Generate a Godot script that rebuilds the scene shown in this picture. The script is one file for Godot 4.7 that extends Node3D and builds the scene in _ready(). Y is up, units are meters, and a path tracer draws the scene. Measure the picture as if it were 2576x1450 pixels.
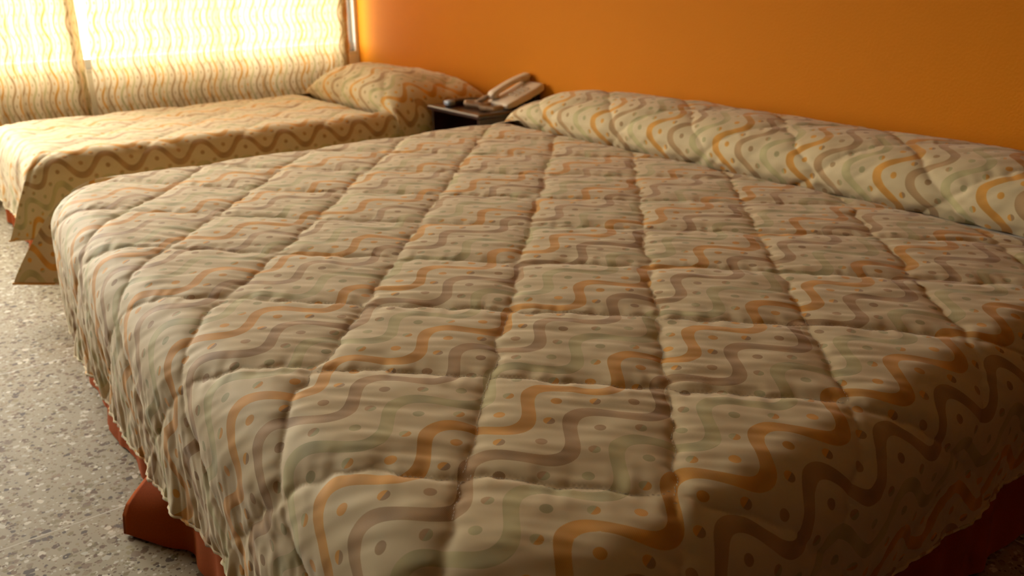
extends Node3D

# ---------------------------------------------------------------- room measures (metres)
const WALL_Z := -2.475          # orange wall behind the bed heads
const CURTAIN_X := -4.262
const GLASS_X := -4.41
const WALL_X := -4.355         # inner face of the window wall
const ROOM_X1 := 1.35
const ROOM_Z1 := 2.10
const ROOM_H := 2.55
const SILL_Y := 0.553
const WIN_Z1 := 1.15
const STRIPE_U := 0.25          # one repeat of the print across (orange, brown, olive)
const STRIPE_V := 0.165         # one repeat along the stripes

var noise_a := FastNoiseLite.new()
var noise_b := FastNoiseLite.new()
var rng := RandomNumberGenerator.new()
var M := {}

func _ready() -> void:
	rng.seed = 4711
	noise_a.seed = 11
	noise_a.frequency = 1.0
	noise_a.fractal_octaves = 2
	noise_b.seed = 23
	noise_b.frequency = 1.0
	noise_b.fractal_type = FastNoiseLite.FRACTAL_NONE
	make_camera()
	make_light()
	make_materials()
	make_room()
	make_floor()
	make_window()
	make_curtains()
	make_beds()
	make_wardrobe()
	make_nightstand()
	make_telephone()
	make_remote()

# ---------------------------------------------------------------- camera, sky, exposure
func make_camera() -> void:
	var cam := Camera3D.new()
	cam.name = "camera"
	add_child(cam)
	var pitch := atan(825.0 / 2180.0)
	cam.position = Vector3(0, 1.0, 0)
	cam.rotation = Vector3(-pitch, deg_to_rad(50.69), 0)
	var at := CameraAttributesPhysical.new()
	at.frustum_focal_length = 36.08
	at.exposure_aperture = 7.0
	at.frustum_focus_distance = 1.2
	at.frustum_near = 0.02
	at.frustum_far = 100.0
	cam.attributes = at
	cam.fov = 2.0 * rad_to_deg(atan(725.0 / 2180.0))
	cam.current = true

func make_light() -> void:
	var we := WorldEnvironment.new()
	we.name = "environment"
	var e := Environment.new()
	e.background_mode = Environment.BG_SKY
	var sky := Sky.new()
	var sm := ProceduralSkyMaterial.new()
	sm.sky_top_color = Color(1.0, 0.98, 0.945)
	sm.sky_horizon_color = Color(1.0, 0.975, 0.93)
	sm.ground_horizon_color = Color(0.42, 0.41, 0.38)
	sm.ground_bottom_color = Color(0.36, 0.35, 0.32)
	sm.sky_curve = 0.25
	sm.sky_energy_multiplier = 1.0
	sky.sky_material = sm
	e.sky = sky
	e.background_energy_multiplier = 24.0
	e.tonemap_mode = Environment.TONE_MAPPER_LINEAR
	e.tonemap_exposure = 1.0
	e.sdfgi_enabled = true
	e.ssao_enabled = true
	e.ssil_enabled = true
	we.environment = e
	add_child(we)

# ---------------------------------------------------------------- helpers
func tag(o: Node, label: String, category: String, group := "", kind := "") -> void:
	if label != "":
		o.set_meta("label", label)
	if category != "":
		o.set_meta("category", category)
	if group != "":
		o.set_meta("group", group)
	if kind != "":
		o.set_meta("kind", kind)

func base(called: String, at := Vector3.ZERO, turn := 0.0) -> Node3D:
	var o := Node3D.new()
	o.name = called
	add_child(o, true)
	o.position = at
	o.rotation.y = turn
	return o

func obj(called: String, mesh: Mesh, m: Material, parent: Node = self) -> MeshInstance3D:
	var o := MeshInstance3D.new()
	o.name = called
	o.mesh = mesh
	o.material_override = m
	o.cast_shadow = GeometryInstance3D.SHADOW_CASTING_SETTING_ON
	parent.add_child(o, true)
	return o

func st_new() -> SurfaceTool:
	var st := SurfaceTool.new()
	st.begin(Mesh.PRIMITIVE_TRIANGLES)
	return st

# box with chamfered edges added to a SurfaceTool
func add_box(st: SurfaceTool, lo: Vector3, hi: Vector3, c := 0.0, xf := Transform3D.IDENTITY) -> void:
	var mid := (lo + hi) * 0.5
	var h := (hi - lo) * 0.5
	c = minf(c, minf(h.x, minf(h.y, h.z)) * 0.9)
	var quads := []
	var ax := [Vector3.RIGHT, Vector3.UP, Vector3.BACK]
	for k in 3:
		for s in [-1.0, 1.0]:
			var n: Vector3 = ax[k] * s
			var a: Vector3 = ax[(k + 1) % 3]
			var b: Vector3 = ax[(k + 2) % 3]
			var hn: float = h[k]
			var ha: float = h[(k + 1) % 3] - c
			var hb: float = h[(k + 2) % 3] - c
			quads.append([n * hn - a * ha - b * hb, n * hn + a * ha - b * hb, n * hn + a * ha + b * hb, n * hn - a * ha + b * hb, n])
	if c > 0.0:
		for k in 3:
			for s in [-1.0, 1.0]:
				for t in [-1.0, 1.0]:
					var i := (k + 1) % 3
					var j := (k + 2) % 3
					var e: Vector3 = ax[k] * (h[k] - c)
					var p1: Vector3 = ax[i] * s * h[i] + ax[j] * t * (h[j] - c)
					var p2: Vector3 = ax[i] * s * (h[i] - c) + ax[j] * t * h[j]
					quads.append([p1 - e, p1 + e, p2 + e, p2 - e, (ax[i] * s + ax[j] * t).normalized()])
		for sx in [-1.0, 1.0]:
			for sy in [-1.0, 1.0]:
				for sz in [-1.0, 1.0]:
					var q1 := Vector3(sx * h.x, sy * (h.y - c), sz * (h.z - c))
					var q2 := Vector3(sx * (h.x - c), sy * h.y, sz * (h.z - c))
					var q3 := Vector3(sx * (h.x - c), sy * (h.y - c), sz * h.z)
					quads.append([q1, q2, q3, q3, Vector3(sx, sy, sz).normalized()])
	for q in quads:
		var n: Vector3 = q[4]
		var p: Array = [q[0], q[1], q[2], q[3]]
		if (q[1] - q[0]).cross(q[2] - q[0]).dot(n) > 0.0:
			p = [q[0], q[3], q[2], q[1]]
			if q[2] == q[3]:
				p = [q[0], q[2], q[1], q[1]]
		var tri := [0, 1, 2, 0, 2, 3]
		if p[2] == p[3]:
			tri = [0, 1, 2]
		for k in tri:
			var w: Vector3 = xf * (mid + p[k])
			st.set_normal((xf.basis * n).normalized())
			st.set_uv(Vector2(w.x + w.z, w.y + w.z * 0.3))
			st.add_vertex(w)

func box_mesh(lo: Vector3, hi: Vector3, c := 0.0) -> ArrayMesh:
	var st := st_new()
	add_box(st, lo, hi, c)
	return st.commit()

# A grid of points (nu + 2) x (nv + 2), with a border used only for the normals.
func grid_mesh(nu: int, nv: int, P: PackedVector3Array, UV: PackedVector2Array, flip: bool) -> ArrayMesh:
	var w := nv + 2
	var verts := PackedVector3Array()
	var norms := PackedVector3Array()
	var uvs := PackedVector2Array()
	verts.resize(nu * nv)
	norms.resize(nu * nv)
	uvs.resize(nu * nv)
	var sg := -1.0 if flip else 1.0
	for i in nu:
		for j in nv:
			var c := (i + 1) * w + j + 1
			var n := (P[c + w] - P[c - w]).cross(P[c + 1] - P[c - 1]) * sg
			verts[i * nv + j] = P[c]
			norms[i * nv + j] = n.normalized()
			uvs[i * nv + j] = UV[c]
	var idx := PackedInt32Array()
	idx.resize((nu - 1) * (nv - 1) * 6)
	var k := 0
	for i in nu - 1:
		for j in nv - 1:
			var a := i * nv + j
			var b := a + nv
			# cut each quad along the diagonal that lies lower, so that creases run clean
			var mid := (verts[a + 1] + verts[b] - verts[a] - verts[b + 1]).dot(norms[a])
			var q0 := a
			var q1 := a + 1
			var q2 := b + 1
			var q3 := b
			if mid < 0.0:
				q0 = a + 1; q1 = b + 1; q2 = b; q3 = a
			# split along q0-q2
			if flip:
				idx[k] = q0; idx[k + 1] = q2; idx[k + 2] = q1
				idx[k + 3] = q0; idx[k + 4] = q3; idx[k + 5] = q2
			else:
				idx[k] = q0; idx[k + 1] = q1; idx[k + 2] = q2
				idx[k + 3] = q0; idx[k + 4] = q2; idx[k + 5] = q3
			k += 6
	var arr := []
	arr.resize(Mesh.ARRAY_MAX)
	arr[Mesh.ARRAY_VERTEX] = verts
	arr[Mesh.ARRAY_NORMAL] = norms
	arr[Mesh.ARRAY_TEX_UV] = uvs
	arr[Mesh.ARRAY_INDEX] = idx
	var am := ArrayMesh.new()
	am.add_surface_from_arrays(Mesh.PRIMITIVE_TRIANGLES, arr)
	return am

# tube along a list of points
func tube_mesh(pts: PackedVector3Array, radii: PackedFloat32Array, sides := 8, caps := true) -> ArrayMesh:
	var st := st_new()
	st.set_smooth_group(0)
	var rings := []
	var up := Vector3.UP
	for i in pts.size():
		var t := (pts[mini(i + 1, pts.size() - 1)] - pts[maxi(i - 1, 0)]).normalized()
		if absf(t.dot(up)) > 0.95:
			up = Vector3.RIGHT
		var a := t.cross(up).normalized()
		var b := a.cross(t).normalized()
		up = b
		var ring := PackedVector3Array()
		for k in sides:
			var f := TAU * k / sides
			ring.append(pts[i] + (a * cos(f) + b * sin(f)) * radii[i])
		rings.append(ring)
	for i in pts.size() - 1:
		for k in sides:
			var k2 := (k + 1) % sides
			var q := [rings[i][k], rings[i + 1][k], rings[i + 1][k2], rings[i][k2]]
			for j in [0, 2, 1, 0, 3, 2]:
				var c: Vector3 = pts[i] if j == 0 or j == 3 else pts[i + 1]
				st.set_normal((q[j] - c).normalized())
				st.set_uv(Vector2(float(k) / sides, i * 0.05))
				st.add_vertex(q[j])
	if caps:
		for e in [0, pts.size() - 1]:
			var t: Vector3 = (pts[1] - pts[0]).normalized() * -1.0 if e == 0 else (pts[e] - pts[e - 1]).normalized()
			for k in sides:
				var k2 := (k + 1) % sides
				var q := [pts[e], rings[e][k], rings[e][k2]]
				if (q[1] - q[0]).cross(q[2] - q[0]).dot(t) > 0.0:
					q = [pts[e], rings[e][k2], rings[e][k]]
				for v in q:
					st.set_normal(t)
					st.set_uv(Vector2.ZERO)
					st.add_vertex(v)
	return st.commit()

# ---------------------------------------------------------------- materials
func plain(c: Color, rough: float, spec := 0.5) -> StandardMaterial3D:
	var m := StandardMaterial3D.new()
	m.albedo_color = c
	m.roughness = rough
	m.metallic_specular = spec
	return m

func noise_tex(freq: float, size := 512, oct := 4, seed_ := 3) -> NoiseTexture2D:
	var t := NoiseTexture2D.new()
	var n := FastNoiseLite.new()
	n.seed = seed_
	n.frequency = freq
	n.fractal_octaves = oct
	t.noise = n
	t.width = size
	t.height = size
	t.seamless = true
	return t

# the print: wavy stripes orange, brown, olive with dots between them, on cream; woven
func print_image(w: int, h: int, cream: Color, weave: float) -> Image:
	var cols := [Color(0.785, 0.545, 0.185), Color(0.635, 0.505, 0.335), Color(0.685, 0.645, 0.455)]
	var data := PackedByteArray()
	data.resize(w * h * 3)
	var third := STRIPE_U / 3.0
	var amp := 0.0320
	var half := 0.0112
	for j in h:
		var v := float(j) / h * STRIPE_V
		var ph := TAU * v / STRIPE_V
		var cs := -cos(ph)
		var bend := amp * (cs * 1.12 - 0.12 * cs * cs * cs)
		var slope := amp * sin(ph) * TAU / STRIPE_V
		var hw := half * sqrt(1.0 + slope * slope * 0.55)
		# the four rows of dots in a repeat
		var row := int(round(ph / (PI * 0.5)))
		var dv := v - row * STRIPE_V * 0.25
		var rc := -cos(row * PI * 0.5) * amp
		row = row % 4
		for i in w:
			var u := float(i) / w * STRIPE_U
			var x := fposmod(u - bend, STRIPE_U)
			var k := int(x / third)
			var d := absf(x - (k + 0.5) * third)
			var c := cream
			var t := ((i * 7 + j * 3) % 11) / 11.0
			var woven := 0.0
			var ink := -1
			if d < hw:
				ink = k
			else:
				# dots sit half way between stripes, at every quarter of the wave
				var y := fposmod(u - rc, STRIPE_U)
				var g := int(round(y / third))
				var du := y - g * third
				if du * du * 1.05 + dv * dv < 0.0000600:
					var left := (g + 2) % 3
					var right := g % 3
					if row == 0:
						ink = left
					elif row == 2:
						ink = right
					else:
						ink = left if du + dv * 0.35 < 0.0 else right
			if ink >= 0:
				# threads of the weave: fine cords with breaks
				var cord := 0.5 + 0.5 * sin(TAU * (132.0 * i / w + 44.0 * j / h) * weave)
				var gap := 0.5 + 0.5 * sin(TAU * (-44.0 * i / w + 110.0 * j / h) * weave + 2.2 * sin(ph))
				woven = 0.66 * cord * cord * (0.35 + 0.65 * gap)
				if ink == 2:
					woven *= 0.6
				c = cols[ink].lerp(cream, woven)
				var sh := 1.0 + 0.06 * sin(ph * 2.0 + ink * 2.1 + u * 60.0)
				c = Color(c.r * sh, c.g * sh, c.b * sh)
			else:
				var f := 0.985 + 0.03 * t
				c = Color(c.r * f, c.g * f, c.b * f)
			var at := (j * w + i) * 3
			data[at] = clampi(int(c.r * 255.0), 0, 255)
			data[at + 1] = clampi(int(c.g * 255.0), 0, 255)
			data[at + 2] = clampi(int(c.b * 255.0), 0, 255)
	return Image.create_from_data(w, h, false, Image.FORMAT_RGB8, data)

# terrazzo: marble chips of many sizes in pale cement
func terrazzo_image(n: int) -> Image:
	var img := Image.create(n, n, false, Image.FORMAT_RGB8)
	img.fill(Color(0.62, 0.575, 0.465))
	var cols := [Color(0.74, 0.70, 0.60), Color(0.77, 0.735, 0.64), Color(0.56, 0.50, 0.38), Color(0.50, 0.42, 0.32), Color(0.44, 0.355, 0.25), Color(0.40, 0.315, 0.22), Color(0.53, 0.48, 0.345), Color(0.335, 0.285, 0.225), Color(0.48, 0.42, 0.285)]
	var r := RandomNumberGenerator.new()
	r.seed = 99
	for k in 7000:
		var big := r.randf()
		var rad := 2.0 + 11.0 * big * big * big * big + 3.0 * r.randf()
		if k < 260:
			rad = r.randf_range(10.0, 19.0)
		var c: Color = cols[r.randi() % cols.size()]
		var sh := r.randf_range(0.93, 1.07)
		c = Color(c.r * sh, c.g * sh, c.b * sh)
		var cx := r.randi() % n
		var cy := r.randi() % n
		var sides := 5 + r.randi() % 3
		var nx := PackedFloat32Array()
		var ny := PackedFloat32Array()
		var lim := PackedFloat32Array()
		var turn := r.randf() * TAU
		var long := r.randf_range(1.0, 1.9)
		for s in sides:
			var a := turn + TAU * (s + r.randf_range(-0.25, 0.25)) / sides
			nx.append(cos(a))
			ny.append(sin(a))
			lim.append(rad * r.randf_range(0.55, 1.0) / (1.0 + (long - 1.0) * absf(cos(a - turn))))
		var e := int(ceil(rad * 1.2))
		for y in range(-e, e + 1):
			for x in range(-e, e + 1):
				var inside := true
				for s in sides:
					if x * nx[s] + y * ny[s] > lim[s]:
						inside = false
						break
				if inside:
					img.set_pixel(posmod(cx + x, n), posmod(cy + y, n), c)
	return img

func wood_image(w: int, h: int) -> Image:
	var n := FastNoiseLite.new()
	n.seed = 5
	n.frequency = 1.0
	n.fractal_octaves = 3
	var img := Image.create(w, h, false, Image.FORMAT_RGB8)
	for y in h:
		for x in w:
			var g := n.get_noise_2d(x * 0.012 + 3.0, y * 0.11)
			var f := n.get_noise_2d(x * 0.05, y * 0.9) * 0.35
			var t := clampf(0.5 + g * 0.7 + f * 0.5, 0.0, 1.0)
			img.set_pixel(x, y, Color(0.115, 0.052, 0.030).lerp(Color(0.235, 0.110, 0.060), t))
	return img

func make_materials() -> void:
	var pr := print_image(1056, 704, Color(0.80, 0.725, 0.56), 1.0)
	pr.generate_mipmaps()
	var pt := ImageTexture.create_from_image(pr)
	var q := StandardMaterial3D.new()
	q.resource_name = "quilt_print"
	q.albedo_texture = pt
	q.roughness = 0.72
	q.metallic_specular = 0.3
	q.rim_enabled = true
	q.rim = 0.3
	q.rim_tint = 0.0
	M.quilt = q
	var cu := StandardMaterial3D.new()
	cu.resource_name = "curtain_print"
	cu.albedo_texture = ImageTexture.create_from_image(print_image(528, 352, Color(0.86, 0.80, 0.66), 0.5))
	cu.roughness = 0.9
	cu.metallic_specular = 0.2
	cu.backlight_enabled = true
	cu.transparency = BaseMaterial3D.TRANSPARENCY_ALPHA      # a thin weave: some daylight comes straight through
	cu.albedo_color = Color(1, 1, 1, 0.955)
	cu.backlight = Color(1.0, 1.0, 1.0)
	M.curtain = cu
	M.thread = plain(Color(0.80, 0.76, 0.66), 0.7, 0.3)
	var wall := plain(Color(0.79, 0.475, 0.05), 0.7, 0.25)
	wall.resource_name = "orange_paint"
	wall.heightmap_enabled = true
	wall.heightmap_texture = noise_tex(0.06, 512, 3, 8)
	wall.heightmap_scale = 0.05
	wall.uv1_triplanar = true
	wall.uv1_world_triplanar = true
	wall.uv1_scale = Vector3(3, 3, 3)
	M.wall = wall
	M.white_paint = plain(Color(0.86, 0.85, 0.82), 0.7, 0.4)
	M.ceiling = plain(Color(0.82, 0.79, 0.73), 0.85, 0.3)
	var ter := StandardMaterial3D.new()
	ter.resource_name = "terrazzo"
	ter.albedo_texture = ImageTexture.create_from_image(terrazzo_image(1024))
	ter.roughness = 0.6
	ter.metallic_specular = 0.25
	M.terrazzo = ter
	M.grout = plain(Color(0.78, 0.75, 0.67), 0.8, 0.3)
	var skirt := plain(Color(0.66, 0.295, 0.06), 0.85, 0.25)
	skirt.resource_name = "orange_cloth"
	skirt.rim_enabled = true
	skirt.rim = 0.3
	skirt.rim_tint = 0.6
	skirt.albedo_texture = noise_tex(0.35, 256, 2, 31)
	var ramp := Gradient.new()
	ramp.set_color(0, Color(0.88, 0.88, 0.88))
	ramp.set_color(1, Color(1, 1, 1))
	(skirt.albedo_texture as NoiseTexture2D).color_ramp = ramp
	M.skirt = skirt
	M.mattress = plain(Color(0.82, 0.80, 0.75), 0.9, 0.2)
	M.divan = plain(Color(0.30, 0.20, 0.13), 0.8, 0.3)
	var wood := StandardMaterial3D.new()
	wood.resource_name = "dark_wood"
	wood.albedo_texture = ImageTexture.create_from_image(wood_image(256, 256))
	wood.roughness = 0.32
	wood.metallic_specular = 0.5
	wood.clearcoat_enabled = true
	wood.clearcoat = 0.6
	wood.clearcoat_roughness = 0.18
	M.wood = wood
	var ph := plain(Color(0.80, 0.73, 0.62), 0.38, 0.5)
	ph.resource_name = "cream_plastic"
	M.phone = ph
	M.phone_dark = plain(Color(0.10, 0.085, 0.075), 0.55, 0.4)
	M.key = plain(Color(0.74, 0.67, 0.56), 0.45, 0.5)
	M.cord = plain(Color(0.68, 0.57, 0.44), 0.42, 0.5)
	M.black = plain(Color(0.035, 0.034, 0.036), 0.35, 0.5)
	M.grey_cap = plain(Color(0.50, 0.56, 0.60), 0.25, 0.6)
	M.rubber = plain(Color(0.22, 0.22, 0.23), 0.7, 0.3)
	var alu := plain(Color(0.72, 0.74, 0.76), 0.38, 0.5)
	alu.metallic = 0.8
	M.alu = alu
	var glass := plain(Color(0.92, 0.96, 0.97, 0.06), 0.03, 0.5)
	glass.transparency = BaseMaterial3D.TRANSPARENCY_ALPHA
	M.glass = glass
	M.sill = plain(Color(0.36, 0.35, 0.34), 0.6, 0.4)
	M.panelling = plain(Color(0.34, 0.19, 0.10), 0.6, 0.4)
	M.door = plain(Color(0.28, 0.15, 0.08), 0.5, 0.4)

# ---------------------------------------------------------------- room shell
func struct_box(called: String, lo: Vector3, hi: Vector3, m: Material) -> MeshInstance3D:
	var o := obj(called, box_mesh(lo, hi), m)
	o.set_meta("kind", "structure")
	return o

func make_room() -> void:
	var x0 := GLASS_X - 0.10
	struct_box("wall_back", Vector3(x0, -0.1, WALL_Z - 0.15), Vector3(ROOM_X1 + 0.15, ROOM_H + 0.1, WALL_Z), M.wall).set_meta("label", "orange painted wall behind the bed heads")
	struct_box("wall_right", Vector3(ROOM_X1, -0.1, WALL_Z), Vector3(ROOM_X1 + 0.15, ROOM_H + 0.1, ROOM_Z1), M.panelling)
	struct_box("wall_front", Vector3(x0, -0.1, ROOM_Z1), Vector3(ROOM_X1 + 0.15, ROOM_H + 0.1, ROOM_Z1 + 0.15), M.panelling)
	struct_box("ceiling", Vector3(x0, ROOM_H, WALL_Z), Vector3(ROOM_X1, ROOM_H + 0.1, ROOM_Z1), M.ceiling)
	# window wall: a low wall under the sill, a lintel, and a pier beyond the window
	var st := st_new()
	add_box(st, Vector3(x0, -0.1, WALL_Z), Vector3(WALL_X, SILL_Y - 0.02, ROOM_Z1))
	add_box(st, Vector3(x0, 2.2, WALL_Z), Vector3(WALL_X, ROOM_H, ROOM_Z1))
	add_box(st, Vector3(x0, SILL_Y - 0.02, WIN_Z1), Vector3(WALL_X, 2.2, ROOM_Z1))
	add_box(st, Vector3(x0, SILL_Y - 0.02, WALL_Z), Vector3(WALL_X, 2.2, WALL_Z + 0.02))
	var w := obj("wall_left", st.commit(), M.white_paint)
	w.set_meta("kind", "structure")
	w.set_meta("label", "pale window wall behind the curtains")

func make_floor() -> void:
	var f := struct_box("floor", Vector3(GLASS_X - 0.1, -0.1, WALL_Z), Vector3(ROOM_X1, -0.0001, ROOM_Z1), M.grout)
	f.set_meta("label", "terrazzo tile floor")
	var size := 0.8
	var meshes := []
	for k in 8:
		var st := st_new()
		var off := Vector2(rng.randf(), rng.randf())
		var g := 0.0014
		var c := 0.0004
		var hi := size - g
		# top face, four bevels; the chip pattern is laid from each mesh's own corner
		var top := [Vector3(g + c, 0, g + c), Vector3(hi - c, 0, g + c), Vector3(hi - c, 0, hi - c), Vector3(g + c, 0, hi - c)]
		var low := [Vector3(g, -c, g), Vector3(hi, -c, g), Vector3(hi, -c, hi), Vector3(g, -c, hi)]
		var bot := [Vector3(g, -0.004, g), Vector3(hi, -0.004, g), Vector3(hi, -0.004, hi), Vector3(g, -0.004, hi)]
		var faces := [[top[0], top[1], top[2], top[3], Vector3.UP]]
		var ns := [Vector3(0, 0, -1), Vector3(1, 0, 0), Vector3(0, 0, 1), Vector3(-1, 0, 0)]
		for s in 4:
			var s2 := (s + 1) % 4
			faces.append([low[s], low[s2], top[s2], top[s], (ns[s] + Vector3.UP).normalized()])
			faces.append([bot[s], bot[s2], low[s2], low[s], ns[s]])
		for q in faces:
			var order := [0, 1, 2, 0, 2, 3]
			if (q[1] - q[0]).cross(q[2] - q[0]).dot(q[4]) > 0.0:
				order = [0, 2, 1, 0, 3, 2]
			for j in order:
				var p: Vector3 = q[j]
				st.set_normal(q[4])
				st.set_uv(Vector2(p.x, p.z) / 0.70 + off)
				st.add_vertex(p)
		meshes.append(st.commit())
	var x := -1.5925 - size * 5
	while x < ROOM_X1 - 0.02:
		var z := 0.04 - size * 5
		while z < ROOM_Z1 - 0.02:
			if x + size > GLASS_X and z + size > WALL_Z and z + size < ROOM_Z1 + 0.6:
				var t := obj("tile", meshes[rng.randi() % 8], M.terrazzo, f)
				t.position = Vector3(x, 0, z)
			z += size
		x += size

func make_window() -> void:
	var win := base("window_1", Vector3(GLASS_X, SILL_Y - 0.02, 0))
	win.set_meta("kind", "structure")
	win.set_meta("label", "aluminium sliding window behind the curtains")
	var z0 := WALL_Z + 0.02
	var z1 := WIN_Z1
	var h := 2.2 - SILL_Y + 0.02
	var fw := 0.045
	obj("sill", box_mesh(Vector3(-0.1, -0.02, z0 - 0.015), Vector3(0.055, 0.0, z1), 0.004), M.sill, win)
	obj("frame_rail", box_mesh(Vector3(-0.03, 0.0, z0), Vector3(0.03, fw, z1), 0.003), M.alu, win)
	obj("frame_rail", box_mesh(Vector3(-0.03, h - fw, z0), Vector3(0.03, h, z1), 0.003), M.alu, win)
	var n := 5
	for k in n + 1:
		var z := lerpf(z0 + 0.02, z1 - 0.02, float(k) / n)
		obj("mullion", box_mesh(Vector3(-0.02, fw, z - 0.02), Vector3(0.02, h - fw, z + 0.02), 0.003), M.alu, win)
	for k in n:
		var a := lerpf(z0 + 0.02, z1 - 0.02, float(k) / n) + 0.02
		var b := lerpf(z0 + 0.02, z1 - 0.02, float(k + 1) / n) - 0.02
		obj("pane", box_mesh(Vector3(-0.002, fw, a), Vector3(0.002, h - fw, b)), M.glass, win)

# ---------------------------------------------------------------- curtains
func curtain_x(z: float, y: float, s: float) -> float:
	var ph := z * TAU / 0.084 + 1.6 * noise_b.get_noise_2d(z * 2.3 + s, 4.0)
	var a := 0.030 + 0.008 * noise_b.get_noise_2d(z * 3.1 + s, 9.0)
	var sway := 0.006 * noise_b.get_noise_2d(z * 5.0 + s, y * 1.3)
	return CURTAIN_X + a * (sin(ph) + 0.22 * sin(2.0 * ph + 0.7)) + sway

func curtain_sheet(z0: float, z1: float, lean: Callable, s: float, du: float, dx: float) -> ArrayMesh:
	var n := int((z1 - z0) / 0.0065) + 2
	var rows := 34
	var P := PackedVector3Array()
	var UV := PackedVector2Array()
	P.resize((n + 2) * (rows + 2))
	UV.resize((n + 2) * (rows + 2))
	var arc := 0.0
	var last := 0.0
	for i in n + 2:
		var z := lerpf(z0, z1, float(i - 1) / (n - 1))
		var xr := curtain_x(z, 1.0, s)
		if i > 0:
			arc += sqrt(pow((z1 - z0) / (n - 1), 2.0) + pow(xr - last, 2.0))
		last = xr
		for j in rows + 2:
			var y := lerpf(0.03, 2.36, float(j - 1) / (rows - 1))
			var zz: float = z + lean.call(y, (z - z0) / (z1 - z0))
			var k := i * (rows + 2) + j
			P[k] = Vector3(curtain_x(z, y, s) + dx, y, zz)
			UV[k] = Vector2((arc * 2.45 + du) / STRIPE_U, y / STRIPE_V)
	return grid_mesh(n, rows, P, UV, true)

func make_curtains() -> void:
	var open_top := func(y: float, t: float) -> float: return -0.021 * clampf((y - 0.54) / 0.30, 0.0, 1.0) * clampf((t - 0.55) / 0.45, 0.0, 1.0)
	var straight := func(_y: float, _t: float) -> float: return 0.0
	var a := base("curtain", Vector3.ZERO)
	tag(a, "long patterned curtain panel with wavy stripes beside the orange wall, right of the gap", "curtain", "patterned window curtains")
	obj("fabric", curtain_sheet(-2.372, -1.060, open_top, 3.0, 0.02, 0.0), M.curtain, a)
	for k in 2:
		var hm := obj("side_hem", curtain_sheet(-2.372, -2.315 + 0.012 * k, straight, 3.0, 0.09 + 0.04 * k, -0.006 - 0.006 * k), M.curtain, a)
		hm.set_meta("label", "darker folded side hem")
	var b := base("curtain", Vector3.ZERO)
	tag(b, "patterned curtain panel at the left edge of the photo, left of the gap", "curtain", "patterned window curtains")
	obj("fabric", curtain_sheet(-1.041, -0.62, straight, 17.0, 0.11, 0.0), M.curtain, b)
	var hb := obj("side_hem", curtain_sheet(-1.041, -0.985, straight, 17.0, 0.16, -0.006), M.curtain, b)
	hb.set_meta("label", "darker folded side hem")
	var rail := base("curtain_rail", Vector3(CURTAIN_X, 2.39, 0))
	tag(rail, "white curtain rail carrying both patterned curtains above the window", "rail")
	obj("track", box_mesh(Vector3(-0.02, -0.02, WALL_Z + 0.02), Vector3(0.02, 0.02, 1.10), 0.004), M.white_paint, rail)
	for z in [-2.2, -0.5, 1.0]:
		obj("bracket", box_mesh(Vector3(WALL_X - CURTAIN_X, -0.012, z - 0.015), Vector3(-0.02, 0.012, z + 0.015), 0.003), M.white_paint, rail)

# ---------------------------------------------------------------- quilted bedspreads
class Spread:
	var xl: float
	var xr: float
	var zf: float
	var zc: float
	var y: float
	var rad: float
	var rc: float          # plan radius of the corners at the foot
	var hem_l: float
	var hem_f: float
	var hem_r: float
	var hem_fr: float      # at the foot, towards the right-hand side
	var skirt_r := 0.034
	var u0: float          # a stitch crossing
	var v0: float
	var pu: float          # an orange stripe, and a left-most bend of it
	var pv: float
	var puff: float
	var step: float
	var ridge: float
	var fins: Array
	var round_ends: float
	var seed_: float
	var bow := 0.0

const HALF := 0.1755

func puff_at(s: Spread, u: float, v: float) -> float:
	var wob := 0.035 * noise_b.get_noise_2d(u * 5.0 + s.seed_, v * 5.0)
	var p := (u - s.u0) / HALF + wob
	var q := (v - s.v0) / HALF + 0.035 * noise_b.get_noise_2d(u * 5.0, v * 5.0 + 31.0 + s.seed_)
	var a := (p + q) * 0.5
	var b := (p - q) * 0.5
	var ra := roundf(a)
	var rb := roundf(b)
	var ll := HALF * 1.41421
	# the stitched lines wander a little, with small scallops
	var sa := a - ra + 0.022 * noise_b.get_noise_2d(b * 4.0 + ra * 17.0, s.seed_) + 0.008 * noise_b.get_noise_2d(b * 9.0, ra * 5.0)
	var sb := b - rb + 0.022 * noise_b.get_noise_2d(a * 4.0 + rb * 13.0, s.seed_ + 5.0) + 0.008 * noise_b.get_noise_2d(a * 9.0, rb * 5.0 + 3.0)
	var da := absf(sa) * ll
	var db := absf(sb) * ll
	var xa := maxf(0.0, 1.0 - da / 0.085)
	var xb := maxf(0.0, 1.0 - db / 0.085)
	var fa := 1.0 - pow(xa, 2.4) * 0.55 - 0.45 * exp(-da / 0.0075)
	var fb := 1.0 - pow(xb, 2.4) * 0.55 - 0.45 * exp(-db / 0.0075)
	var h := s.puff * fa * fb
	# gathers across the stitching
	var ea := exp(-da / 0.024) * (1.0 - exp(-da / 0.003))
	var eb := exp(-db / 0.024) * (1.0 - exp(-db / 0.003))
	h += s.puff * 0.30 * ea * noise_b.get_noise_2d(b * 8.0 + ra * 9.0, ra * 7.7 + signf(sa) * 2.0)
	h += s.puff * 0.30 * eb * noise_b.get_noise_2d(a * 8.0 + rb * 9.0 + 40.0, rb * 7.7 + signf(sb) * 2.0)
	# slack folds and creases of the cloth
	h += s.puff * 0.23 * noise_a.get_noise_2d((u - v) * 15.0 + s.seed_, (u + v) * 4.2)
	h += s.puff * 0.07 * noise_b.get_noise_2d((u - v) * 30.0, (u + v) * 7.0 + s.seed_) * (0.3 + maxf(0.0, noise_b.get_noise_2d(u * 5.0 + 7.0, v * 5.0)) * 1.6)
	h += s.puff * 0.20 * noise_a.get_noise_2d(u * 8.0, v * 8.0 + s.seed_)
	return h

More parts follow.
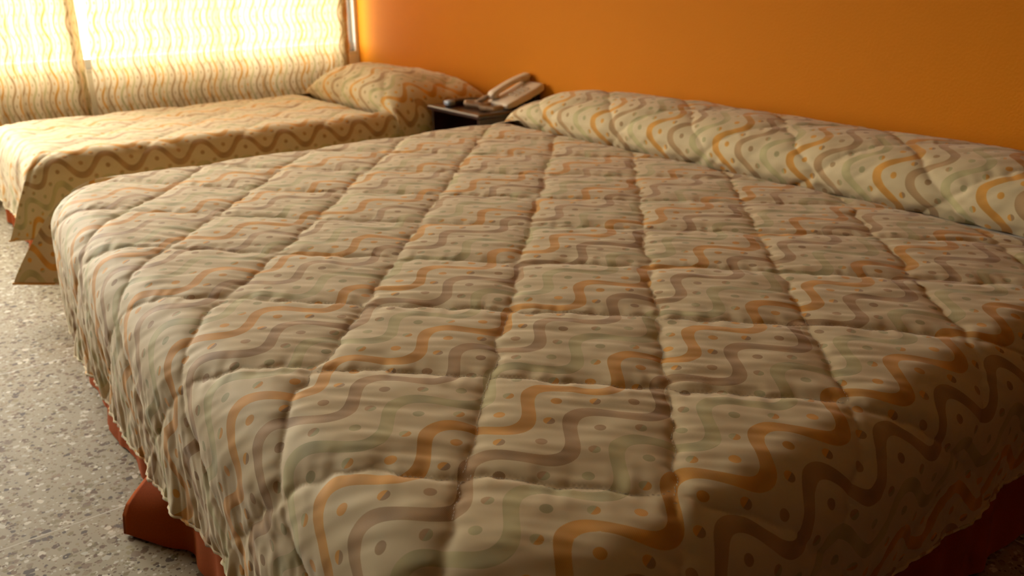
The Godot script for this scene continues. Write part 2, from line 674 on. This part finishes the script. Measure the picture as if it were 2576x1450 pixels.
func quilt_uv(s: Spread, u: float, v: float) -> Vector2:
	return Vector2((u - s.pu) / STRIPE_U + 1.0 / 6.0, (v - s.pv) / STRIPE_V)

# profile across an edge: m is measured along the cloth from where the top starts to bend
func edge_profile(m: float, r: float) -> Vector2:
	if m <= 0.0:
		return Vector2(m, 0.0)
	if m < r * PI * 0.5:
		return Vector2(r * sin(m / r), -r * (1.0 - cos(m / r)))
	return Vector2(r + 0.012 * (m - r * PI * 0.5), -r - (m - r * PI * 0.5))

func edge_normal(m: float, r: float) -> Vector2:
	var t := clampf(m / r, 0.0, PI * 0.5)
	return Vector2(sin(t), cos(t))

# the foot of the big spread bows back towards its window side
func bowed(s: Spread, p: Vector3) -> Vector3:
	if s.bow <= 0.0:
		return p
	# the mattress is worn low towards the side away from the window
	var c := clampf((p.x - (s.xr - 0.62)) / 0.62, 0.0, 1.0)
	p.y -= 0.024 * c * c * clampf((p.y - 0.2) / 0.22, 0.0, 1.0)
	var k := pow(clampf((-1.25 - p.x) / 1.15, 0.0, 1.2), 1.5)
	p.z -= s.bow * k * smoothstep(-1.05, -0.45, p.z)
	return p

func top_point(s: Spread, u: float, v: float) -> Vector3:
	# round the corners at the foot
	var cz := s.zf - s.rad - s.rc
	if -v > cz:
		var cxl := s.xl + s.rad + s.rc
		var cxr := s.xr - s.rad - s.rc
		var cc := Vector2(cxl, cz) if u < cxl else Vector2(cxr, cz)
		if u < cxl or u > cxr:
			var dd := Vector2(u, -v) - cc
			if dd.length() > s.rc:
				dd = dd.normalized() * s.rc
				u = cc.x + dd.x
				v = -(cc.y + dd.y)
	var h := puff_at(s, u, v)
	# the cloth is pulled down where it goes in under the pillow fold
	var z := -v
	var near := z - s.zc
	var dip := 0.0
	if near < 0.14:
		var t := 1.0 - clampf(near / 0.14, 0.0, 1.0)
		dip = 0.028 * t * t * t
	return bowed(s, Vector3(u, s.y - s.puff * 0.6 + h - dip, z))

func build_top(s: Spread) -> ArrayMesh:
	var x0 := s.xl + s.rad
	var x1 := s.xr - s.rad
	var z1 := s.zf - s.rad
	var z0 := s.zc - 0.04
	var nu := int((x1 - x0) / s.step) + 2
	var nv := int((z1 - z0) / s.step) + 2
	var P := PackedVector3Array()
	var UV := PackedVector2Array()
	P.resize((nu + 2) * (nv + 2))
	UV.resize((nu + 2) * (nv + 2))
	for i in nu + 2:
		var u := lerpf(x0, x1, float(i - 1) / (nu - 1))
		for j in nv + 2:
			var v := lerpf(-z1, -z0, float(j - 1) / (nv - 1))
			var k := i * (nv + 2) + j
			P[k] = top_point(s, u, v)
			UV[k] = quilt_uv(s, u, v)
	return grid_mesh(nu, nv, P, UV, false)

# one column of the drape: where it starts, which way it faces, how the print runs on it
func drape_columns(s: Spread) -> Array:
	var cols := []
	var x0 := s.xl + s.rad
	var x1 := s.xr - s.rad
	var zi := s.zf - s.rad
	var zr := zi - s.rc
	var st := s.step
	var z := s.zc - 0.03
	while z < zr - st * 0.5:
		cols.append({"p": Vector2(x1, z), "d": Vector2(1, 0), "side": 2, "c": 0.0, "hem": s.hem_r})
		z += st
	var nc := 44
	for k in nc:
		var f := float(k) / nc
		cols.append({"p": Vector2(x1 - s.rc, zr) + Vector2(cos(f * PI * 0.5), sin(f * PI * 0.5)) * s.rc, "d": Vector2(cos(f * PI * 0.5), sin(f * PI * 0.5)), "side": 3, "c": f, "hem": lerpf(s.hem_r, s.hem_fr, f)})
	var n := int((x1 - x0 - 2.0 * s.rc) / st)
	for k in n:
		var f := float(k) / n
		cols.append({"p": Vector2(lerpf(x1 - s.rc, x0 + s.rc, f), zi), "d": Vector2(0, 1), "side": 1, "c": f, "hem": lerpf(s.hem_fr, s.hem_f, f)})
	for k in nc:
		var f := float(k) / nc
		cols.append({"p": Vector2(x0 + s.rc, zr) + Vector2(-sin(f * PI * 0.5), cos(f * PI * 0.5)) * s.rc, "d": Vector2(-sin(f * PI * 0.5), cos(f * PI * 0.5)), "side": 4, "c": f, "hem": lerpf(s.hem_f, s.hem_l, f)})
	z = zr
	while z > s.zc - 0.03:
		cols.append({"p": Vector2(x0, z), "d": Vector2(-1, 0), "side": 0, "c": 0.0, "hem": s.hem_l})
		z -= st
	return cols

func drape_point(s: Spread, col: Dictionary, m: float, along: float, hem_m: float) -> Array:
	var p: Vector2 = col.p
	var d: Vector2 = col.d
	var e := edge_profile(m, s.rad)
	var nn := edge_normal(m, s.rad)
	# place on the cloth
	var u: float
	var v: float
	match int(col.side):
		0: u = p.x - m; v = -p.y
		1: u = p.x; v = -p.y - m
		2: u = p.x + m; v = -p.y
		_:
			u = p.x + d.x * m
			v = -p.y - d.y * m
	var up := u
	var vp := v
	var h := puff_at(s, u, v) - s.puff * 0.6
	var fall := clampf((m - s.rad * 1.2) / 0.3, 0.0, 1.2)
	if int(col.side) >= 3:
		h *= 1.0 - 0.75 * fall
	# hanging folds
	var wave := 0.018 * fall * noise_a.get_noise_2d(along * 4.6 + s.seed_, m * 1.2) + 0.006 * fall * noise_a.get_noise_2d(along * 17.0, m * 3.0 + s.seed_) + 0.0035 * fall * noise_b.get_noise_2d(along * 48.0, m * 7.0)
	var out := e.x + nn.x * h + wave
	var pos := Vector3(p.x + d.x * out, s.y + e.y + nn.y * h, p.y + d.y * out)
	pos = bowed(s, pos)
	# corner folds: spare cloth sticks out as a double layer
	for f in s.fins:
		var t: float = along - f.at
		var w: float = f.front if t < 0.0 else f.back
		if absf(t) < w:
			var tri: float = pow(1.0 - absf(t) / w, f.sharp_front if t < 0.0 else f.sharp_back)
			var dep: float = pow(clampf((m - s.rad * 0.5) / (hem_m - s.rad * 0.5), 0.0, 1.05), f.rise)
			var off: Vector3 = f.vec * tri * dep
			pos += off
			vp += Vector2(off.x, off.z).length() * float(f.print_way)
	return [pos, quilt_uv(s, up, vp)]

func build_drape(s: Spread) -> Array:
	var cols := drape_columns(s)
	var n := cols.size()
	var rows := int(0.46 / s.step)
	var P := PackedVector3Array()
	var UV := PackedVector2Array()
	P.resize((n) * (rows + 2))
	UV.resize((n) * (rows + 2))
	var hem := PackedVector3Array()
	var along := 0.0
	for i in n:
		if i > 0:
			var a: Dictionary = cols[i - 1]
			var b: Dictionary = cols[i]
			along += (b.p - a.p).length() + (b.d - a.d).length() * s.rad
		var c: Dictionary = cols[i]
		var hem_m: float = s.rad * PI * 0.5 + (s.y - s.rad - float(c.hem))
		for j in rows + 2:
			var m := lerpf(0.0, hem_m, float(j - 1) / (rows - 1))
			var r := drape_point(s, c, m, along, hem_m)
			P[i * (rows + 2) + j] = r[0]
			UV[i * (rows + 2) + j] = r[1]
		hem.append(P[i * (rows + 2) + rows])
	return [grid_mesh(n - 2, rows, P, UV, true), hem, along]

func corner_along(s: Spread, left: bool) -> float:
	var d := (s.zf - s.rad - s.rc) - (s.zc - 0.03)
	if left:
		d += (s.rad + s.rc) * 1.57 + (s.xr - s.xl - 2.0 * s.rad - 2.0 * s.rc)
	return d

# the fold of the spread that goes over the pillow and down both sides
func build_pillow_cover(s: Spread, hem_l: float, hem_r: float) -> ArrayMesh:
	var r := s.rad
	var x0 := s.xl + r - 0.012
	var x1 := s.xr - r + 0.012
	var arc := r * PI * 0.5
	var ml := arc + s.y - r - hem_l
	var mr := arc + s.y - r - hem_r
	var total := ml + (x1 - x0) + mr
	var nu := int(total / (s.step * 1.3)) + 2
	var prof := Curve2D.new()
	var d := s.zc - WALL_Z
	# (z offset from the crease, height over the bed top)
	var g := s.ridge
	var pts := [Vector2(-0.05, -0.035), Vector2(-0.012, -0.022), Vector2(0.009, 0.004), Vector2(0.013, g * 0.29), Vector2(0.003, g * 0.54), Vector2(-0.022, g * 0.74), Vector2(-0.065, g * 0.90), Vector2(-0.118, g * 0.98), Vector2(-0.175, g), Vector2(-0.235, g * 0.96), Vector2(-0.30, g * 0.87), Vector2(-d + 0.07, g * 0.70), Vector2(-d + 0.035, g * 0.50), Vector2(-d + 0.012, g * 0.1)]
	for k in pts.size():
		var t: Vector2 = (pts[mini(k + 1, pts.size() - 1)] - pts[maxi(k - 1, 0)]) / 6.0
		prof.add_point(pts[k], -t, t)
	var plen := prof.get_baked_length()
	var nv := int(plen / (s.step * 1.1)) + 2
	var P := PackedVector3Array()
	var UV := PackedVector2Array()
	P.resize((nu + 2) * (nv + 2))
	UV.resize((nu + 2) * (nv + 2))
	for j in nv + 2:
		var q := clampf(float(j - 1) / (nv - 1), -0.02, 1.02) * plen
		var pz := prof.sample_baked(clampf(q, 0.0, plen))
		var pz2 := prof.sample_baked(clampf(q + 0.01, 0.0, plen))
		var pz1 := prof.sample_baked(clampf(q - 0.01, 0.0, plen))
		var tg := (pz2 - pz1).normalized()
		var nrm := Vector2(tg.y, -tg.x)      # (z, y), outwards
		for i in nu + 2:
			var a := float(i - 1) / (nu - 1) * total
			var u := x0 - ml + a
			var v := -s.zc + q
			var e := Vector2.ZERO
			var nx := 0.0
			var x := u
			if a < ml:
				e = edge_profile(ml - a, r)
				x = x0 - e.x
				nx = -edge_normal(ml - a, r).x
			elif a > total - mr:
				e = edge_profile(a - (total - mr), r)
				x = x1 + e.x
				nx = edge_normal(a - (total - mr), r).x
			# ends of the pillow are lower and rounded
			var t0 := clampf((x - (s.xl - 0.02)) / s.round_ends, 0.0, 1.0)
			var t1 := clampf(((s.xr + 0.02) - x) / s.round_ends, 0.0, 1.0)
			var en := (1.0 - pow(1.0 - t0, 2.3)) * (1.0 - pow(1.0 - t1, 2.3))
			en = 0.12 + 0.88 * en
			en *= 1.0 + 0.05 * noise_b.get_noise_2d(x * 2.6 + s.seed_, 2.0)
			var h := (puff_at(s, u, v + 0.3) - s.puff * 0.5) * 1.15
			var low := clampf(-e.y / 0.2, 0.0, 1.0)
			var yy := s.y + pz.y * (en if pz.y > 0.0 else 1.0) * (1.0 - low) + e.y
			var zz := s.zc + pz.x + (0.02 * (1.0 - en) * -1.0 if pz.x > -0.1 else 0.0)
			var flat := 1.0 - absf(nx)
			var wave := 0.008 * low * noise_a.get_noise_2d(zz * 9.0, s.seed_)
			var pos := Vector3(x + nx * (h + 0.004 + wave), yy + nrm.y * h * flat, minf(zz + nrm.x * h * flat, s.zc + 0.03))
			pos.z = maxf(pos.z, WALL_Z + 0.006)
			var k := i * (nv + 2) + j
			P[k] = pos
			UV[k] = quilt_uv(s, u, v + 0.02)
	return grid_mesh(nu, nv, P, UV, false)

# dashes of thread along the stitched lines of the top
func build_stitches(s: Spread, reach: float) -> ArrayMesh:
	var st := st_new()
	var ll := HALF * 1.41421
	var x0 := s.xl + s.rad
	var x1 := s.xr - s.rad
	var v1 := -(s.zc + 0.02)
	var v0 := -(s.zf - s.rad)
	for fam in 2:
		var dir := Vector2(1, -1) if fam == 0 else Vector2(1, 1)
		dir = dir.normalized()
		for k in range(-24, 25):
			var o := Vector2(s.u0, s.v0) + Vector2(dir.y, -dir.x) * ll * k * (-1.0 if fam == 0 else 1.0)
			var t := -4.0
			while t < 4.0:
				t += 0.0062
				var a := o + dir * t
				if a.x < x0 or a.x > x1 or a.y < v0 or a.y > v1:
					continue
				if Vector2(a.x, a.y).length() > reach:
					continue
				var b := a + dir * 0.0042
				# find the bottom of the groove close by
				var side := Vector2(dir.y, -dir.x)
				var best := 0.0
				var low := 1.0
				for c in range(-7, 8):
					var q := a + side * c * 0.0014
					var hq := puff_at(s, q.x, q.y)
					if hq < low:
						low = hq
						best = c * 0.0014
				a += side * best
				b += side * best
				var pa := top_point(s, a.x, a.y) + Vector3(0, 0.0006, 0)
				var pb := top_point(s, b.x, b.y) + Vector3(0, 0.0006, 0)
				var f := (pb - pa).normalized()
				var r := f.cross(Vector3.UP).normalized() * 0.00045
				var up := Vector3(0, 0.0004, 0)
				var pm := (pa + pb) * 0.5 + up
				for tri in [[pa - r, pm, pa + r], [pa - r, pb - r, pm], [pb - r, pb + r, pm], [pb + r, pa + r, pm]]:
					var nn: Vector3 = (tri[1] - tri[0]).cross(tri[2] - tri[0])
					var order := [0, 1, 2]
					if nn.y > 0.0:
						order = [0, 2, 1]
					else:
						nn = -nn
					for w in order:
						st.set_normal(nn.normalized())
						st.add_vertex(tri[w])
	return st.commit()

func hem_mesh(pts: PackedVector3Array, rad: float) -> ArrayMesh:
	var p := PackedVector3Array()
	var rr := PackedFloat32Array()
	for i in range(1, pts.size() - 1, 2):
		p.append(pts[i] + Vector3(0, rad * 0.6, 0))
		rr.append(rad * (1.0 + 0.35 * noise_b.get_noise_2d(i * 0.55, 3.0)))
	var m := tube_mesh(p, rr, 8)
	# lay the print on the roll of the hem
	var mdt := MeshDataTool.new()
	mdt.create_from_surface(m, 0)
	for i in mdt.get_vertex_count():
		var v := mdt.get_vertex(i)
		mdt.set_vertex_uv(i, Vector2((v.x + v.y * 0.5) / STRIPE_U, (v.z + v.y * 0.5) / STRIPE_V))
	var out := ArrayMesh.new()
	mdt.commit_to_surface(out)
	return out

func bedspread(s: Spread, label: String, group: String, stitch_reach: float) -> Node3D:
	var o := base("bedspread", Vector3.ZERO)
	tag(o, label, "bedspread", group)
	obj("quilted_top", build_top(s), M.quilt, o)
	var dr := build_drape(s)
	obj("drape", dr[0], M.quilt, o)
	obj("hem", hem_mesh(dr[1], 0.003), M.quilt, o)
	obj("pillow_fold", build_pillow_cover(s, s.hem_l, s.hem_r), M.quilt, o)
	if stitch_reach > 0.0:
		var t := obj("stitching", build_stitches(s, stitch_reach), M.thread, o)
		t.set_meta("kind", "stuff")
	return o

# gathered skirt hanging round three sides of the bed
func skirt_panel(a: Vector3, b: Vector3, out: Vector3, top: float, seed_: float, flares: Array, bend: Callable) -> ArrayMesh:
	var length := a.distance_to(b)
	var n := int(length / 0.008) + 2
	var rows := 14
	var P := PackedVector3Array()
	var UV := PackedVector2Array()
	P.resize((n + 2) * (rows + 2))
	UV.resize((n + 2) * (rows + 2))
	for i in n + 2:
		var t := float(i - 1) / (n - 1) * length
		var p := a.lerp(b, float(i - 1) / (n - 1))
		for j in rows + 2:
			var f := float(j - 1) / (rows - 1)
			var y := lerpf(top, 0.006, f)
			var w := 0.010 * noise_a.get_noise_2d(t * 7.0 + seed_, f * 0.5) + 0.006 * sin(t * 52.0 + 3.0 * noise_b.get_noise_2d(t * 3.0, seed_))
			w *= 0.35 + 0.65 * f
			var push := 0.016 * f * f
			var shift := 0.0
			for fl in flares:
				var dt: float = t - fl.at
				var side: float = fl.front if dt < 0.0 else fl.back
				if absf(dt) < side:
					var tri := 1.0 - absf(dt) / side
					push += fl.out * tri * smoothstep(0.40, 0.85, f)
					shift += fl.slide * tri * f * f
			var pos := p + out * (w + push) + (b - a).normalized() * shift
			pos = bend.call(pos)
			var k := i * (rows + 2) + j
			P[k] = Vector3(pos.x, y + 0.004 * noise_b.get_noise_2d(t * 9.0, seed_) * f, pos.z)
			UV[k] = Vector2(t, y) * 3.0
	return grid_mesh(n, rows, P, UV, true)

func bed(s: Spread, label: String, group: String, flares: Array) -> Node3D:
	var o := base("bed", Vector3((s.xl + s.xr) * 0.5, 0, (s.zf + WALL_Z) * 0.5))
	tag(o, label, "bed", group)
	var hx := (s.xr - s.xl) * 0.5 - 0.045
	var hz := (s.zf - WALL_Z) * 0.5 - 0.045
	var mt := s.y - s.puff * 1.2 - 0.02
	obj("mattress", box_mesh(Vector3(-hx, 0.25, -hz), Vector3(hx, mt, hz - s.bow - s.rc * 0.35), 0.05), M.mattress, o)
	obj("bed_base", box_mesh(Vector3(-hx, 0.10, -hz), Vector3(hx, 0.25, hz - s.bow - s.rc * 0.35), 0.01), M.divan, o)
	for sx in [-1, 1]:
		for sz in [-1, 1]:
			var c := Vector3(sx * (hx - 0.08), 0, sz * (hz - 0.22))
			obj("leg", box_mesh(c + Vector3(-0.025, 0.0, -0.025), c + Vector3(0.025, 0.10, 0.025), 0.004), M.divan, o)
	var i := 0.034
	var org := o.position
	var bend := func(p: Vector3) -> Vector3: return bowed(s, p + org) - org
	var xl := -(s.xr - s.xl) * 0.5 + i
	var xr := (s.xr - s.xl) * 0.5 - s.skirt_r
	var zf := (s.zf - WALL_Z) * 0.5 - i
	var zb := -(s.zf - WALL_Z) * 0.5 + 0.03
	obj("skirt_panel", skirt_panel(Vector3(xr, 0, zf), Vector3(xl, 0, zf), Vector3(0, 0, 1), 0.27, s.seed_, flares, bend), M.skirt, o)
	obj("skirt_panel", skirt_panel(Vector3(xr, 0, zb), Vector3(xr, 0, zf), Vector3(1, 0, 0), 0.27, s.seed_ + 9.0, [], bend), M.skirt, o)
	obj("skirt_panel", skirt_panel(Vector3(xl, 0, zf), Vector3(xl, 0, zb), Vector3(-1, 0, 0), 0.27, s.seed_ + 19.0, [], bend), M.skirt, o)
	return o

func make_beds() -> void:
	var d := Spread.new()
	d.xl = -2.55
	d.xr = -0.430
	d.zf = -0.345
	d.zc = -2.035
	d.y = 0.45
	d.rad = 0.10
	d.rc = 0.13
	d.hem_l = 0.10
	d.hem_f = 0.082
	d.hem_fr = 0.172
	d.skirt_r = 0.026
	d.hem_r = 0.185
	d.u0 = -0.701
	d.v0 = 0.5005
	d.pu = -0.771
	d.pv = 0.535
	d.puff = 0.0071
	d.step = 0.0044
	d.ridge = 0.120
	d.round_ends = 0.46
	d.seed_ = 1.0
	d.bow = 0.085
	var la := corner_along(d, true)
	d.fins = [{"at": la + 0.40, "front": 0.10, "back": 0.20, "vec": Vector3(-0.245, 0.0, 0.32), "rise": 0.48, "sharp_front": 3.4, "sharp_back": 1.3, "print_way": 1.0}]
	bed(d, "wide double bed in front with burnt-orange skirt around its base", "", [{"at": 1.03, "front": 0.11, "back": 0.012, "out": 0.085, "slide": 0.01}, {"at": 1.45, "front": 0.06, "back": 0.04, "out": 0.02, "slide": 0.0}])
	bedspread(d, "large quilted bedspread with wavy stripes and dots on the double bed in front", "matching quilted bedspreads", 1.45)
	var g := Spread.new()
	g.xl = -3.985
	g.xr = -3.150
	g.zf = -0.545
	g.zc = -1.945
	g.y = 0.395
	g.rad = 0.07
	g.rc = 0.05
	g.hem_l = 0.11
	g.hem_f = 0.115
	g.hem_fr = 0.115
	g.hem_r = 0.12
	g.u0 = -3.40
	g.v0 = 0.80
	g.pu = -3.22
	g.pv = 0.62
	g.puff = 0.008
	g.step = 0.011
	g.ridge = 0.150
	g.round_ends = 0.36
	g.seed_ = 57.0
	var lb := corner_along(g, false)
	g.fins = [{"at": lb + 0.10, "front": 0.17, "back": 0.10, "vec": Vector3(-0.05, -0.006, 0.115), "rise": 0.85, "sharp_front": 1.1, "sharp_back": 1.6, "print_way": -1.0}]
	bed(g, "narrow single bed next to the curtained window with orange skirt", "", [])
	bedspread(g, "quilted wavy-striped bedspread on the narrow single bed by the curtains", "matching quilted bedspreads", 0.0)

# ---------------------------------------------------------------- nightstand and what stands on it
const NS_Y := 0.422

func make_nightstand() -> void:
	var x0 := -3.126
	var x1 := -2.762
	var z0 := WALL_Z + 0.012
	var z1 := -2.088
	var o := base("nightstand", Vector3((x0 + x1) * 0.5, 0, (z0 + z1) * 0.5))
	tag(o, "dark brown wooden nightstand between the two beds", "nightstand")
	var hx := (x1 - x0) * 0.5
	var hz := (z1 - z0) * 0.5
	obj("table_top", box_mesh(Vector3(-hx, NS_Y - 0.02, -hz), Vector3(hx, NS_Y, hz), 0.005), M.wood, o)
	var bx := hx - 0.012
	var bz := hz - 0.014
	for s in [-1.0, 1.0]:
		obj("side_panel", box_mesh(Vector3(s * bx - (0.016 if s > 0 else 0.0), 0.06, -bz), Vector3(s * bx + (0.0 if s > 0 else 0.016), NS_Y - 0.02, bz), 0.002), M.wood, o)
	obj("back_panel", box_mesh(Vector3(-bx + 0.016, 0.06, -bz), Vector3(bx - 0.016, NS_Y - 0.02, -bz + 0.01)), M.wood, o)
	obj("shelf", box_mesh(Vector3(-bx + 0.016, 0.19, -bz + 0.01), Vector3(bx - 0.016, 0.206, bz - 0.01), 0.002), M.wood, o)
	obj("bottom_panel", box_mesh(Vector3(-bx + 0.016, 0.06, -bz + 0.01), Vector3(bx - 0.016, 0.076, bz - 0.005), 0.002), M.wood, o)
	for sx in [-1, 1]:
		for sz in [-1, 1]:
			var c := Vector3(sx * (bx - 0.022), 0, sz * (bz - 0.022))
			obj("leg", box_mesh(c + Vector3(-0.018, 0, -0.018), c + Vector3(0.018, 0.06, 0.018), 0.003), M.wood, o)

# a slab swept along a list of (z, y, half width, half thickness), rounded in section
func swept_body(list: Array, sides := 20, power := 0.45) -> ArrayMesh:
	var nv := list.size()
	var P := PackedVector3Array()
	var UV := PackedVector2Array()
	P.resize((nv + 2) * (sides + 3))
	UV.resize((nv + 2) * (sides + 3))
	for i in nv + 2:
		var a: Array = list[clampi(i - 1, 0, nv - 1)]
		var b0: Array = list[clampi(i - 2, 0, nv - 1)]
		var b1: Array = list[clampi(i, 0, nv - 1)]
		var t := Vector2(b1[0] - b0[0], b1[1] - b0[1]).normalized()
		var nrm := Vector2(-t.y, t.x)
		for k in sides + 3:
			var f := TAU * (k - 1) / sides
			var cx: float = signf(cos(f)) * pow(absf(cos(f)), power) * a[2]
			var cy: float = signf(sin(f)) * pow(absf(sin(f)), power) * a[3]
			P[i * (sides + 3) + k] = Vector3(cx, a[1] + nrm.y * cy, a[0] + nrm.x * cy)
			UV[i * (sides + 3) + k] = Vector2(f, i)
	var m := grid_mesh(nv, sides + 1, P, UV, true)
	return m

func make_telephone() -> void:
	var o := base("telephone", Vector3(-2.862, NS_Y, -2.368), deg_to_rad(-4))
	tag(o, "cream desk telephone with handset and coiled cord on the nightstand", "telephone")
	# body: a slab that rises towards the wall, on a dark stand
	var lst := [[0.098, 0.010, 0.001, 0.001], [0.098, 0.010, 0.068, 0.006], [0.092, 0.013, 0.073, 0.012], [0.06, 0.022, 0.075, 0.0155], [0.0, 0.043, 0.075, 0.017], [-0.06, 0.067, 0.075, 0.018], [-0.088, 0.079, 0.073, 0.017], [-0.096, 0.083, 0.066, 0.010], [-0.097, 0.083, 0.001, 0.001]]
	obj("body", swept_body(lst, 28, 0.28), M.phone, o)
	var st := st_new()
	add_box(st, Vector3(-0.055, 0.0, -0.085), Vector3(0.055, 0.012, 0.06), 0.003)
	add_box(st, Vector3(-0.055, 0.012, -0.085), Vector3(0.055, 0.05, -0.055), 0.003)
	add_box(st, Vector3(-0.055, 0.012, -0.055), Vector3(0.055, 0.03, -0.012), 0.003)
	obj("stand", st.commit(), M.phone_dark, o)
	# handset lies along the left half
	var hs := []
	for k in 25:
		var t := float(k) / 24.0
		var z := lerpf(0.104, -0.104, t)
		var arch := sin(t * PI)
		var slope := 0.060 + (0.098 - z) * 0.36
		var thick := 0.010 + 0.006 * pow(absf(2.0 * t - 1.0), 2.0)
		var wide := 0.0205 + 0.004 * pow(absf(2.0 * t - 1.0), 2.0)
		if k == 0 or k == 24:
			thick = 0.003
			wide = 0.012
		elif k == 1 or k == 23:
			thick = 0.012
			wide = 0.021
		hs.append([z, slope - 0.017 + 0.014 * arch, wide, thick])
	hs.push_front([hs[0][0], hs[0][1], 0.0005, 0.0005])
	hs.push_back([hs[-1][0], hs[-1][1], 0.0005, 0.0005])
	var h := obj("handset", swept_body(hs, 20, 0.6), M.phone, o)
	h.position = Vector3(-0.046, 0, 0.004)
	for z in [0.080, -0.080]:
		var cap := obj("handset_cup", swept_body([[z + 0.019, 0.0, 0.001, 0.001], [z + 0.019, 0.0, 0.014, 0.006], [z + 0.012, 0.0, 0.019, 0.009], [z - 0.012, 0.0, 0.019, 0.009], [z - 0.019, 0.0, 0.014, 0.006], [z - 0.019, 0.0, 0.001, 0.001]], 16, 0.6), M.phone, h)
		cap.position.y = 0.033 + (0.098 - z) * 0.36
	for r in 4:
		for c in 3:
			var z := 0.038 - r * 0.021
			var y := 0.0295 + (0.06 - z) * 0.365 + 0.0165
			var st2 := st_new()
			add_box(st2, Vector3(-0.006, -0.003, -0.005), Vector3(0.006, 0.003, 0.005), 0.0015)
			var k := obj("key", st2.commit(), M.key, o)
			k.position = Vector3(0.008 + c * 0.0185, y, z)
			k.rotation.x = 0.36
	# coiled cord: from the handset's lower end round in front of the body
	var path := Curve3D.new()
	var cps := [Vector3(-0.046, 0.048, 0.106), Vector3(-0.085, 0.014, 0.150), Vector3(-0.115, 0.013, 0.130), Vector3(-0.130, 0.014, 0.170), Vector3(-0.080, 0.014, 0.200), Vector3(-0.030, 0.014, 0.170), Vector3(-0.01, 0.016, 0.135), Vector3(0.030, 0.014, 0.200), Vector3(0.085, 0.014, 0.180), Vector3(0.060, 0.012, 0.108)]
	for k in cps.size():
		var t: Vector3 = (cps[mini(k + 1, cps.size() - 1)] - cps[maxi(k - 1, 0)]) / 5.5
		path.add_point(cps[k], -t, t)
	var len_ := path.get_baked_length()
	var cp := PackedVector3Array()
	var cr := PackedFloat32Array()
	var turns := len_ / 0.0058
	var nseg := int(turns * 11.0)
	for k in nseg:
		var f := float(k) / (nseg - 1)
		var xf := path.sample_baked_with_rotation(f * len_)
		var an := f * turns * TAU
		var rr := 0.0085 * clampf(minf(f, 1.0 - f) * 30.0, 0.0, 1.0)
		cp.append(xf.origin + xf.basis.x * cos(an) * rr + xf.basis.y * sin(an) * rr)
		cr.append(0.0024)
	var cord := obj("coiled_cord", tube_mesh(cp, cr, 6), M.cord, o)
	cord.set_meta("label", "tan coiled cord heaped in front of the telephone")

func make_remote() -> void:
	var o := base("remote_control", Vector3(-3.045, NS_Y, -2.235), deg_to_rad(7))
	tag(o, "black remote control with pale grey end lying left of the telephone", "remote control")
	var lst := [[0.098, 0.0125, 0.001, 0.001], [0.098, 0.0125, 0.016, 0.006], [0.092, 0.0135, 0.021, 0.011], [0.03, 0.0135, 0.022, 0.0125], [-0.05, 0.0115, 0.022, 0.0105], [-0.092, 0.010, 0.021, 0.009], [-0.098, 0.0095, 0.016, 0.005], [-0.098, 0.0095, 0.001, 0.001]]
	obj("body", swept_body(lst, 20, 0.5), M.black, o)
	var cap := [[0.113, 0.0130, 0.001, 0.001], [0.113, 0.0130, 0.013, 0.006], [0.108, 0.0135, 0.0215, 0.011], [0.094, 0.0137, 0.0230, 0.0125], [0.080, 0.0137, 0.0230, 0.0132], [0.080, 0.0137, 0.001, 0.001]]
	obj("end_cap", swept_body(cap, 20, 0.6), M.grey_cap, o).set_meta("label", "pale grey end cap")
	for r in 5:
		for c in 3:
			var st := st_new()
			add_box(st, Vector3(-0.0035, 0.0, -0.003), Vector3(0.0035, 0.003, 0.003), 0.001)
			var k := obj("button", st.commit(), M.rubber, o)
			k.position = Vector3((c - 1) * 0.011, 0.0225 - r * 0.0004, 0.05 - r * 0.017)

# the dark built-in wardrobe on the side of the room away from the window
func make_wardrobe() -> void:
	var o := base("wardrobe", Vector3(1.07, 0, -0.75))
	tag(o, "tall dark brown wardrobe along the wall opposite the window", "wardrobe")
	obj("body", box_mesh(Vector3(-0.22, 0.0, -1.70), Vector3(0.26, 2.20, 1.70), 0.004), M.door, o)
	for k in 6:
		var a := -1.68 + k * 0.56
		var d := obj("door", box_mesh(Vector3(-0.242, 0.08, a + 0.004), Vector3(-0.222, 2.16, a + 0.556), 0.003), M.door, o)
		var z := a + (0.51 if k % 2 == 0 else 0.05)
		obj("handle", box_mesh(Vector3(-0.262, 1.0, z - 0.008), Vector3(-0.242, 1.14, z + 0.008), 0.004), M.alu, d)
